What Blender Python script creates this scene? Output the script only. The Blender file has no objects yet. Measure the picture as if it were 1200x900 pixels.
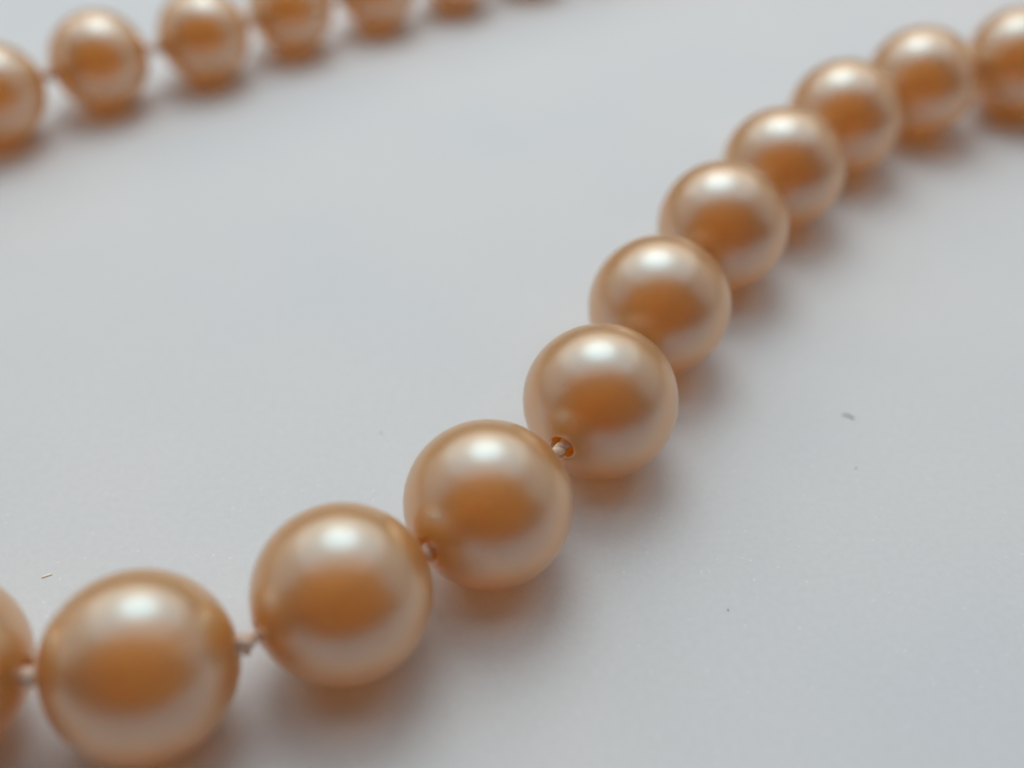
import bpy, bmesh, math, random
from mathutils import Vector, Matrix
random.seed(7)
D = 0.008                       # diameter of the largest pearl, metres
scene = bpy.context.scene
col = scene.collection

# ------------------------------------------------------------------ camera
CAM_H, PITCH, FPX = 5.708 * D, math.radians(42.35), 1404.0
cam_d = bpy.data.cameras.new('camera')
cam = bpy.data.objects.new('camera', cam_d); col.objects.link(cam)
cam.location = (0, 0, CAM_H)
cam.rotation_euler = (math.pi / 2 - PITCH, 0, 0)
cam_d.sensor_width = 36.0
cam_d.lens = 36.0 * FPX / 1200.0
cam_d.clip_start = 0.002
cam_d.clip_end = 20.0
cam_d.dof.use_dof = True
cam_d.dof.focus_distance = 7.3 * D
cam_d.dof.aperture_fstop = 16.5
scene.camera = cam

# ------------------------------------------------------------------ light
world = bpy.data.worlds.new('World'); scene.world = world
world.use_nodes = True
bg = world.node_tree.nodes['Background']
bg.inputs['Color'].default_value = (0.93, 0.97, 1.0, 1)
bg.inputs['Strength'].default_value = 0.045

def area(name, target, elev, azim, dist, size, power, color, size_y=None, spread=180):
    l = bpy.data.lights.new(name, 'AREA')
    l.shape = 'DISK' if size_y is None else 'RECTANGLE'
    l.size = size
    if size_y is not None: l.size_y = size_y
    l.energy = power; l.color = color
    l.spread = math.radians(spread)
    o = bpy.data.objects.new(name, l); col.objects.link(o)
    e, a = math.radians(elev), math.radians(azim)
    d = Vector((math.sin(a) * math.cos(e), math.cos(a) * math.cos(e), math.sin(e)))
    o.location = Vector(target) + d * dist
    o.rotation_euler = (-d).to_track_quat('-Z', 'Y').to_euler()
    return o
TGT = (-0.5 * D, 12 * D, 0)
area('ceiling_lamp', TGT, 67, -5, 0.25, 0.165, 0.21, (0.98, 1.0, 1.0))
area('overhead_fill', TGT, 62, -4, 0.60, 1.15, 4.1, (0.95, 0.985, 1.0), size_y=0.98)  # added soft panel overhead, standing in for a bright ceiling
area('side_fill_left', TGT, 26, -78, 0.55, 0.60, 0.40, (1.0, 0.97, 0.93), size_y=0.42)  # added unseen softbox, brightens the left flanks of the pearls
area('side_fill_right', TGT, 26, 78, 0.55, 0.60, 0.34, (1.0, 0.97, 0.93), size_y=0.42)  # its added counterpart for the right flanks, no real window

scene.view_settings.view_transform = 'Standard'
scene.view_settings.look = 'None'
scene.view_settings.exposure = 0.0
scene.view_settings.gamma = 1.0
scene.cycles.use_denoising = True
scene.cycles.transmission_bounces = 12
scene.cycles.max_bounces = 14
scene.cycles.diffuse_bounces = 12
scene.cycles.glossy_bounces = 6

# ------------------------------------------------------------------ materials
def new_mat(name):
    m = bpy.data.materials.new(name); m.use_nodes = True
    nt = m.node_tree
    return m, nt, nt.nodes['Principled BSDF']
def node(nt, typ, **kw):
    n = nt.nodes.new(typ)
    for k, v in kw.items(): setattr(n, k, v)
    return n

def pearl_material():
    m, nt, b = new_mat('pearl_nacre')
    L = nt.links.new
    tc = node(nt, 'ShaderNodeTexCoord'); oi = node(nt, 'ShaderNodeObjectInfo')
    off = node(nt, 'ShaderNodeVectorMath', operation='ADD')
    mul = node(nt, 'ShaderNodeVectorMath', operation='SCALE'); mul.inputs['Scale'].default_value = 37.0
    cmb = node(nt, 'ShaderNodeCombineXYZ')
    for i in range(3): L(oi.outputs['Random'], cmb.inputs[i])
    L(cmb.outputs[0], mul.inputs[0]); L(tc.outputs['Object'], off.inputs[0]); L(mul.outputs[0], off.inputs[1])
    # slow tint drift of the nacre
    n1 = node(nt, 'ShaderNodeTexNoise'); n1.inputs['Scale'].default_value = 1.3; n1.inputs['Detail'].default_value = 3
    L(off.outputs[0], n1.inputs['Vector'])
    r1 = node(nt, 'ShaderNodeValToRGB')
    r1.color_ramp.elements[0].position = 0.3; r1.color_ramp.elements[0].color = (0.95, 0.47, 0.13, 1)
    r1.color_ramp.elements[1].position = 0.72; r1.color_ramp.elements[1].color = (0.96, 0.52, 0.17, 1)
    L(n1.outputs['Fac'], r1.inputs[0])
    # sparse pin-prick pits
    vo = node(nt, 'ShaderNodeTexVoronoi'); vo.inputs['Scale'].default_value = 3.2
    L(off.outputs[0], vo.inputs['Vector'])
    pit = node(nt, 'ShaderNodeMapRange'); pit.inputs['From Min'].default_value = 0.028; pit.inputs['From Max'].default_value = 0.045
    L(vo.outputs['Distance'], pit.inputs['Value'])
    mx = node(nt, 'ShaderNodeMix', data_type='RGBA')
    mx.inputs[6].default_value = (0.34, 0.17, 0.08, 1)
    L(pit.outputs[0], mx.inputs[0]); L(r1.outputs[0], mx.inputs[7])
    L(mx.outputs[2], b.inputs['Base Color'])
    # very faint skin
    n2 = node(nt, 'ShaderNodeTexNoise'); n2.inputs['Scale'].default_value = 7.0; n2.inputs['Detail'].default_value = 4
    L(off.outputs[0], n2.inputs['Vector'])
    add = node(nt, 'ShaderNodeMath', operation='MULTIPLY_ADD'); add.inputs[1].default_value = 0.25
    L(n2.outputs['Fac'], add.inputs[0]); L(pit.outputs[0], add.inputs[2])
    bp = node(nt, 'ShaderNodeBump'); bp.inputs['Strength'].default_value = 0.10; bp.inputs['Distance'].default_value = 0.0003
    L(add.outputs[0], bp.inputs['Height']); L(bp.outputs[0], b.inputs['Normal'])
    rr = node(nt, 'ShaderNodeMapRange'); rr.inputs['To Min'].default_value = 0.36; rr.inputs['To Max'].default_value = 0.44
    L(n2.outputs['Fac'], rr.inputs['Value']); L(rr.outputs[0], b.inputs['Roughness'])
    b.inputs['Subsurface Weight'].default_value = 1.0
    b.inputs['Subsurface Radius'].default_value = (1.0, 0.5, 0.22)
    b.inputs['Subsurface Scale'].default_value = 0.006
    b.inputs['Specular IOR Level'].default_value = 0.5
    b.inputs['Coat Weight'].default_value = 0.35
    b.inputs['Coat Roughness'].default_value = 0.16
    b.inputs['Coat IOR'].default_value = 1.6
    # satin lustre of the nacre platelets: pale, broad, stronger at a slant
    gl = node(nt, 'ShaderNodeBsdfAnisotropic'); gl.inputs['Color'].default_value = (0.82, 0.94, 1.0, 1)
    gl.inputs['Roughness'].default_value = 0.34
    L(bp.outputs[0], gl.inputs['Normal'])
    lw = node(nt, 'ShaderNodeLayerWeight'); lw.inputs['Blend'].default_value = 0.5
    fr = node(nt, 'ShaderNodeValToRGB')
    e = fr.color_ramp.elements
    e[0].position = 0.0; e[0].color = (0.10,) * 3 + (1,)
    e[1].position = 1.0; e[1].color = (0.66,) * 3 + (1,)
    for p_, v_ in ((0.05, 0.12), (0.15, 0.225), (0.40, 0.345), (0.72, 0.41)):
        q = e.new(p_); q.color = (v_,) * 3 + (1,)
    L(lw.outputs['Facing'], fr.inputs[0])
    # interference tint: bluish near the mirror direction, warm white at a slant
    ft = node(nt, 'ShaderNodeValToRGB')
    ft.color_ramp.elements[0].position = 0.17; ft.color_ramp.elements[0].color = (0.53, 0.89, 1.0, 1)
    ft.color_ramp.elements[1].position = 0.50; ft.color_ramp.elements[1].color = (1.0, 0.865, 0.69, 1)
    q = ft.color_ramp.elements.new(0.85); q.color = (1.0, 0.92, 0.82, 1)
    L(lw.outputs['Facing'], ft.inputs[0]); L(ft.outputs[0], gl.inputs['Color'])
    ms = node(nt, 'ShaderNodeMixShader')
    L(fr.outputs[0], ms.inputs[0])
    tr = node(nt, 'ShaderNodeBsdfTranslucent'); tr.inputs['Color'].default_value = (1.0, 0.56, 0.15, 1)
    mt = node(nt, 'ShaderNodeMixShader'); mt.inputs[0].default_value = 0.2      # light carried through the bead
    L(b.outputs[0], mt.inputs[1]); L(tr.outputs[0], mt.inputs[2])
    rf = node(nt, 'ShaderNodeBsdfRefraction'); rf.inputs['Color'].default_value = (1.0, 0.56, 0.13, 1)
    rf.inputs['Roughness'].default_value = 0.85; rf.inputs['IOR'].default_value = 1.24
    mr = node(nt, 'ShaderNodeMixShader'); mr.inputs[0].default_value = 0.50
    L(mt.outputs[0], mr.inputs[1]); L(rf.outputs[0], mr.inputs[2])
    L(mr.outputs[0], ms.inputs[1]); L(gl.outputs[0], ms.inputs[2])
    L(ms.outputs[0], nt.nodes['Material Output'].inputs['Surface'])
    return m

def thread_material():
    m, nt, b = new_mat('silk_thread')
    L = nt.links.new
    tc = node(nt, 'ShaderNodeTexCoord')
    n = node(nt, 'ShaderNodeTexNoise'); n.inputs['Scale'].default_value = 9000; n.inputs['Detail'].default_value = 3
    L(tc.outputs['Object'], n.inputs['Vector'])
    r = node(nt, 'ShaderNodeValToRGB')
    r.color_ramp.elements[0].color = (0.84, 0.64, 0.50, 1); r.color_ramp.elements[1].color = (0.93, 0.78, 0.66, 1)
    L(n.outputs['Fac'], r.inputs[0]); L(r.outputs[0], b.inputs['Base Color'])
    bp = node(nt, 'ShaderNodeBump'); bp.inputs['Strength'].default_value = 0.5; bp.inputs['Distance'].default_value = 0.00004
    L(n.outputs['Fac'], bp.inputs['Height']); L(bp.outputs[0], b.inputs['Normal'])
    b.inputs['Roughness'].default_value = 0.75
    b.inputs['Subsurface Weight'].default_value = 0.3
    b.inputs['Subsurface Scale'].default_value = 0.0003
    b.inputs['Sheen Weight'].default_value = 0.3
    return m

def table_material():
    m, nt, b = new_mat('white_laminate')
    L = nt.links.new
    tc = node(nt, 'ShaderNodeTexCoord')
    big = node(nt, 'ShaderNodeTexNoise'); big.inputs['Scale'].default_value = 55; big.inputs['Detail'].default_value = 2
    L(tc.outputs['Object'], big.inputs['Vector'])
    r = node(nt, 'ShaderNodeValToRGB')
    r.color_ramp.elements[0].position = 0.35; r.color_ramp.elements[0].color = (0.635, 0.665, 0.685, 1)
    r.color_ramp.elements[1].position = 0.65; r.color_ramp.elements[1].color = (0.675, 0.685, 0.69, 1)
    L(big.outputs['Fac'], r.inputs[0])
    # paper-like grain
    g = node(nt, 'ShaderNodeTexNoise'); g.inputs['Scale'].default_value = 2600; g.inputs['Detail'].default_value = 4; g.inputs['Roughness'].default_value = 0.65
    L(tc.outputs['Object'], g.inputs['Vector'])
    gr = node(nt, 'ShaderNodeMapRange'); gr.inputs['From Min'].default_value = 0.25; gr.inputs['From Max'].default_value = 0.75
    gr.inputs['To Min'].default_value = 0.965; gr.inputs['To Max'].default_value = 1.035
    L(g.outputs['Fac'], gr.inputs['Value'])
    mm = node(nt, 'ShaderNodeVectorMath', operation='SCALE')
    L(r.outputs[0], mm.inputs[0]); L(gr.outputs[0], mm.inputs['Scale'])
    # pale flecks: tiny glints of the grain, put into the colour
    vo = node(nt, 'ShaderNodeTexVoronoi'); vo.inputs['Scale'].default_value = 2400
    L(tc.outputs['Object'], vo.inputs['Vector'])
    fl = node(nt, 'ShaderNodeMapRange'); fl.inputs['From Min'].default_value = 0.22; fl.inputs['From Max'].default_value = 0.10
    L(vo.outputs['Distance'], fl.inputs['Value'])
    sel = node(nt, 'ShaderNodeSeparateColor'); L(vo.outputs['Color'], sel.inputs[0])
    gt = node(nt, 'ShaderNodeMath', operation='GREATER_THAN'); gt.inputs[1].default_value = 0.86; L(sel.outputs[0], gt.inputs[0])
    fm = node(nt, 'ShaderNodeMath', operation='MULTIPLY'); L(fl.outputs[0], fm.inputs[0]); L(gt.outputs[0], fm.inputs[1])
    mx = node(nt, 'ShaderNodeMix', data_type='RGBA'); mx.inputs[7].default_value = (0.75, 0.76, 0.77, 1)
    L(fm.outputs[0], mx.inputs[0]); L(mm.outputs[0], mx.inputs[6])
    L(mx.outputs[2], b.inputs['Base Color'])
    bp = node(nt, 'ShaderNodeBump'); bp.inputs['Strength'].default_value = 0.25; bp.inputs['Distance'].default_value = 0.00005
    L(g.outputs['Fac'], bp.inputs['Height']); L(bp.outputs[0], b.inputs['Normal'])
    b.inputs['Roughness'].default_value = 0.55
    b.inputs['Specular IOR Level'].default_value = 0.35
    return m

def plain(name, colr, rough=0.8):
    m, nt, b = new_mat(name)
    n = node(nt, 'ShaderNodeTexNoise'); n.inputs['Scale'].default_value = 6000
    tc = node(nt, 'ShaderNodeTexCoord'); nt.links.new(tc.outputs['Object'], n.inputs['Vector'])
    r = node(nt, 'ShaderNodeValToRGB')
    r.color_ramp.elements[0].color = tuple(c * 0.7 for c in colr) + (1,)
    r.color_ramp.elements[1].color = tuple(min(1, c * 1.2) for c in colr) + (1,)
    nt.links.new(n.outputs['Fac'], r.inputs[0]); nt.links.new(r.outputs[0], b.inputs['Base Color'])
    b.inputs['Roughness'].default_value = rough
    return m

M_PEARL, M_THREAD, M_TABLE = pearl_material(), thread_material(), table_material()

def mesh_obj(name, verts, faces, mat, parent=None, smooth=True):
    me = bpy.data.meshes.new(name); me.from_pydata(verts, [], faces); me.update()
    if smooth: me.polygons.foreach_set('use_smooth', [True] * len(me.polygons))
    me.materials.append(mat)
    o = bpy.data.objects.new(name, me); col.objects.link(o)
    if parent: o.parent = parent
    return o

def tube_geo(pts, radii, sides=8, closed=False):
    """verts/faces of a tube swept along pts with parallel-transported frames"""
    V, F = [], []
    n = len(pts); up = Vector((0.13, 0.21, 0.97))
    prev = None
    for i, p in enumerate(pts):
        a = pts[(i - 1) % n] if (closed or i > 0) else p
        b = pts[(i + 1) % n] if (closed or i < n - 1) else p
        t = (b - a).normalized()
        if prev is None:
            u = t.cross(up).normalized()
        else:
            u = (prev - t * prev.dot(t)).normalized()
        prev = u
        w = t.cross(u)
        r = radii[i] if isinstance(radii, (list, tuple)) else radii
        for k in range(sides):
            an = 2 * math.pi * k / sides
            V.append(p + (u * math.cos(an) + w * math.sin(an)) * r)
    m = n if closed else n - 1
    for i in range(m):
        for k in range(sides):
            a0, a1 = i * sides + k, i * sides + (k + 1) % sides
            b0, b1 = ((i + 1) % n) * sides + k, ((i + 1) % n) * sides + (k + 1) % sides
            F.append((a0, a1, b1, b0))
    if not closed:
        F.append(tuple(reversed(range(sides)))); F.append(tuple(range((n - 1) * sides, n * sides)))
    return V, F

# ------------------------------------------------------------------ table top
S = 0.6
def make_table():
    bm = bmesh.new()
    bmesh.ops.create_cube(bm, size=1.0)
    for v in bm.verts:
        v.co = Vector((v.co.x * 2 * S, v.co.y * 2 * S + 0.15, (v.co.z - 0.5) * 0.018))
    bmesh.ops.bevel(bm, geom=list(bm.edges), offset=0.002, segments=3, affect='EDGES')
    me = bpy.data.meshes.new('table_top'); bm.to_mesh(me); bm.free()
    me.materials.append(M_TABLE)
    o = bpy.data.objects.new('table_top', me); col.objects.link(o)
    o['kind'] = 'structure'
    o['label'] = 'pale grey-white table top with a fine speckled grain'
make_table()

# ------------------------------------------------------------------ necklace layout (units of D)
near = [(-2.973, 3.557, .505), (-1.906, 3.567, .500), (-0.922, 4.026, .497), (-0.135, 4.685, .494), (0.565, 5.557, .496),
        (1.024, 6.528, .494), (1.584, 7.475, .492), (2.186, 8.309, .488), (2.841, 9.111, .486), (3.661, 9.754, .483), (4.655, 10.127, .482)]
far = [(-4.607, 9.575, .457), (-3.829, 10.229, .446), (-2.961, 10.745, .434), (-2.208, 11.354, .421), (-1.401, 11.863, .407), (-0.626, 12.336, .392)]
def fill(a, b, way, a_prev, b_next):
    """pearls evenly strung along a smooth curve from pearl a to pearl b (both excluded)"""
    pts = [Vector(p[:2]) for p in [a_prev, a] ] + [Vector(w) for w in way] + [Vector(p[:2]) for p in [b, b_next]]
    dense = []
    for i in range(1, len(pts) - 2):
        p0, p1, p2, p3 = pts[i - 1:i + 3]
        for k in range(40):
            t = k / 40
            dense.append(0.5 * ((2 * p1) + (p2 - p0) * t + (2 * p0 - 5 * p1 + 4 * p2 - p3) * t * t + (3 * p1 - p0 - 3 * p2 + p3) * t ** 3))
    dense.append(pts[-2])
    cum = [0]
    for i in range(1, len(dense)): cum.append(cum[-1] + (dense[i] - dense[i - 1]).length)
    k = max(1, int(round(cum[-1] / (a[2] + b[2] + .085))))
    out = []
    for j in range(1, k):
        s = cum[-1] * j / k
        i = next(q for q in range(len(cum)) if cum[q] >= s)
        f = (s - cum[i - 1]) / (cum[i] - cum[i - 1])
        p = dense[i - 1].lerp(dense[i], f)
        out.append((p.x, p.y, a[2] + (b[2] - a[2]) * j / k))
    return out
right = fill(near[-1], far[-1], [(6.45, 11.1), (7.1, 12.6), (6.3, 14.1), (4.4, 14.7), (2.2, 14.05)], near[-2], far[-2])
left = fill(far[0], near[0], [(-5.65, 8.2), (-6.1, 6.4), (-5.4, 4.7), (-4.2, 3.8)], far[1], near[1])
ring = near + right + far[::-1] + left
NP = len(ring)
C = [Vector((x * D, y * D, r * D)) for x, y, r in ring]
R = [r * D for _, _, r in ring]
T = []
for i in range(NP):
    a = (C[i] - C[i - 1]).normalized(); b = (C[(i + 1) % NP] - C[i]).normalized()
    T.append((a + b).normalized())

neck = bpy.data.objects.new('pearl_necklace', None); col.objects.link(neck)
neck.empty_display_size = 0.004
base = Vector((C[3].x, C[3].y, 0)); neck.location = base
neck['label'] = 'peach-cream pearl necklace strung on knotted thread, lying on the pale table'
neck['category'] = 'necklace'

# ------------------------------------------------------------------ pearl: turned about its drill hole (local X), unit radius
def pearl_mesh(seed):
    rnd = random.Random(seed)
    hole, lip = 0.155, 0.035
    prof = []
    a0 = math.asin(hole + lip)
    K = 40
    for k in range(K + 1):
        a = a0 + (math.pi - 2 * a0) * k / K
        prof.append((-math.cos(a), math.sin(a)))
    # rounded lip, then the bore
    x_end = math.cos(a0)
    lipc = []
    for k in range(1, 5):
        f = k / 4 * math.pi / 2
        lipc.append((x_end - lip * 0.9 * (1 - math.cos(f)) + 0.004 * math.sin(f * 2), hole + lip * (1 - math.sin(f))))
    tail = lipc + [(x_end - 0.2, hole * 0.85), (x_end - 0.40, hole * 0.5)]
    inner = [(x, y) for x, y in tail] + [(-x, y) for x, y in reversed(tail)]
    loop = prof + inner
    seg = 72
    ph = [rnd.uniform(0, 6.28) for _ in range(4)]
    V, F = [], []
    for (x, y) in loop:
        for s in range(seg):
            a = 2 * math.pi * s / seg
            d = 1 + 0.006 * math.sin(2 * a + ph[0]) + 0.004 * math.sin(3 * a + ph[1]) * y + 0.006 * math.sin(2.2 * x + ph[2])
            V.append((x * d, y * math.cos(a) * d, y * math.sin(a) * d))
    n = len(loop)
    for i in range(n):
        for s in range(seg):
            F.append((i * seg + s, i * seg + (s + 1) % seg, ((i + 1) % n) * seg + (s + 1) % seg, ((i + 1) % n) * seg + s))
    me = bpy.data.meshes.new('pearl'); me.from_pydata(V, [], F); me.update()
    bm = bmesh.new(); bm.from_mesh(me); bmesh.ops.recalc_face_normals(bm, faces=bm.faces); bm.to_mesh(me); bm.free()
    me.polygons.foreach_set('use_smooth', [True] * len(me.polygons))
    me.materials.append(M_PEARL)
    return me
pearl_meshes = [pearl_mesh(s) for s in range(4)]

def frame(t, roll):
    y = Vector((0, 0, 1)).cross(t).normalized(); z = t.cross(y)
    m = Matrix((t, y, z)).transposed().to_4x4()
    return m @ Matrix.Rotation(roll, 4, 'X')
for i in range(NP):
    o = bpy.data.objects.new('pearl', pearl_meshes[i % 4]); col.objects.link(o)
    o.parent = neck
    o.matrix_local = Matrix.Translation(C[i] - base) @ frame(T[i], random.uniform(0, 6.28)) @ Matrix.Scale(R[i], 4)

# ------------------------------------------------------------------ thread: two plies twisted together, through every bore
def thread():
    path = []
    for i in range(NP):
        for s in (-0.96, -0.5, 0.0, 0.5, 0.96):
            path.append(C[i] + T[i] * R[i] * s)
    dense = []
    n = len(path)
    for i in range(n):
        a, b = path[i], path[(i + 1) % n]
        k = 14 if i % 5 == 4 else 7
        for j in range(k): dense.append(a.lerp(b, j / k))
    V, F = [], []
    m = len(dense); s = 0
    arc = [0]
    for i in range(1, m): arc.append(arc[-1] + (dense[i] - dense[i - 1]).length)
    total = arc[-1] + (dense[0] - dense[-1]).length
    turns = round(total / 0.0011)
    for ply in (0, math.pi):
        pts = []
        for i, p in enumerate(dense):
            t = (dense[(i + 1) % m] - dense[i - 1]).normalized()
            u = Vector((0, 0, 1)).cross(t).normalized(); w = t.cross(u)
            an = ply + 2 * math.pi * turns * arc[i] / total
            pts.append(p + (u * math.cos(an) + w * math.sin(an)) * 0.00013 - base)
        v, f = tube_geo(pts, 0.00019, 8, True)
        o = len(V); V += v; F += [tuple(q + o for q in ff) for ff in f]
    return mesh_obj('thread', V, F, M_THREAD, neck)
thread()

# ------------------------------------------------------------------ overhand knots between the pearls
def knot_mesh(seed):
    rnd = random.Random(seed)
    pts = []
    n = 90
    for k in range(n):
        t = 2 * math.pi * k / n
        rr = 0.215 + 0.105 * math.cos(3 * t)
        p = Vector((0.15 * math.sin(3 * t) + rnd.uniform(-.006, .006), rr * math.cos(2 * t) * rnd.uniform(.97, 1.03), rr * math.sin(2 * t) * rnd.uniform(.97, 1.03)))
        pts.append(p * 0.00115)
    V, F = tube_geo(pts, 0.00015, 8, True)
    for q in range(3):          # loose silk ends
        a = rnd.uniform(0, 6.28)
        d = Vector((rnd.uniform(-.3, .5), math.cos(a), math.sin(a)))
        s = [d * 0.00028 + Vector((0.00010 * k * k * 0.3, 0, -0.00001 * k * k)) + d * 0.00007 * k for k in range(5)]
        v, f = tube_geo(s, [0.00004, .000035, .00003, .00002, .00001], 5)
        o = len(V); V += v; F += [tuple(x + o for x in ff) for ff in f]
    me = bpy.data.meshes.new('knot'); me.from_pydata(V, [], F); me.update()
    me.polygons.foreach_set('use_smooth', [True] * len(me.polygons)); me.materials.append(M_THREAD)
    return me
knots = [knot_mesh(s) for s in range(3)]
for i in range(NP):
    j = (i + 1) % NP
    a = C[i] + T[i] * R[i]; b = C[j] - T[j] * R[j]
    d = (b - a)
    p = a + d.normalized() * (min(0.00022, d.length * 0.5) if i != 2 else -0.0003)
    o = bpy.data.objects.new('knot', knots[i % 3]); col.objects.link(o); o.parent = neck
    o.matrix_local = Matrix.Translation(p - base) @ frame(d.normalized(), random.uniform(0, 6.28))

# ------------------------------------------------------------------ lint and dust lying on the table
def on_table(px, py):
    """a spot on the table seen at a photograph pixel, used once to lay out the dust"""
    u, v = px - 600, py - 450
    z = FPX * CAM_H / (FPX * math.sin(PITCH) + v * math.cos(PITCH))
    return Vector((u * z / FPX, z * math.cos(PITCH) - v * z / FPX * math.sin(PITCH), 0))
def lint(name, at, length, rad, ang, mat, label, cat, bend=0.15, group=None):
    d = Vector((math.cos(ang), math.sin(ang), 0)); n = Vector((-d.y, d.x, 0))
    pts = [d * length * (k / 8 - .5) + n * length * bend * math.sin(k / 8 * 3.1) + Vector((0, 0, rad * 0.95 + 0.25 * rad * math.sin(k))) for k in range(9)]
    V, F = tube_geo(pts, [rad * (0.55 + 0.45 * math.sin(math.pi * (k + .6) / 9.2)) for k in range(9)], 6)
    o = mesh_obj(name, V, F, mat); o.location = at
    o['label'] = label; o['category'] = cat
    if group: o['group'] = group
    return o
M_BROWN = plain('brown_fibre', (0.32, 0.15, 0.08)); M_FLAKE = plain('peach_flake', (1.0, 0.86, 0.70)); M_DUST = plain('dust', (0.40, 0.34, 0.29))
lint('lint_fibre', on_table(994, 489), 0.00066, 0.000034, -0.55, M_BROWN, 'short brown lint fibre lying alone on the bare table', 'lint')
fl = lint('nacre_flake', on_table(55, 675), 0.00048, 0.00008, 0.45, M_FLAKE, 'tiny peach flake lying on the table inside the loop', 'flake', 0.05)
fl.scale = (1, 1, 0.3)
for px, py, txt in ((1003, 549, 'tiny dark dust speck just beside the brown lint fibre'),
                    (853, 715, 'tiny dark dust speck on the bare table outside the pearl loop'),
                    (447, 508, 'faint dust speck on the table inside the pearl loop')):
    lint('dust_speck', on_table(px, py), 0.00011, 0.00003, px, M_DUST, txt, 'dust', 0.05, 'dust specks on the table')
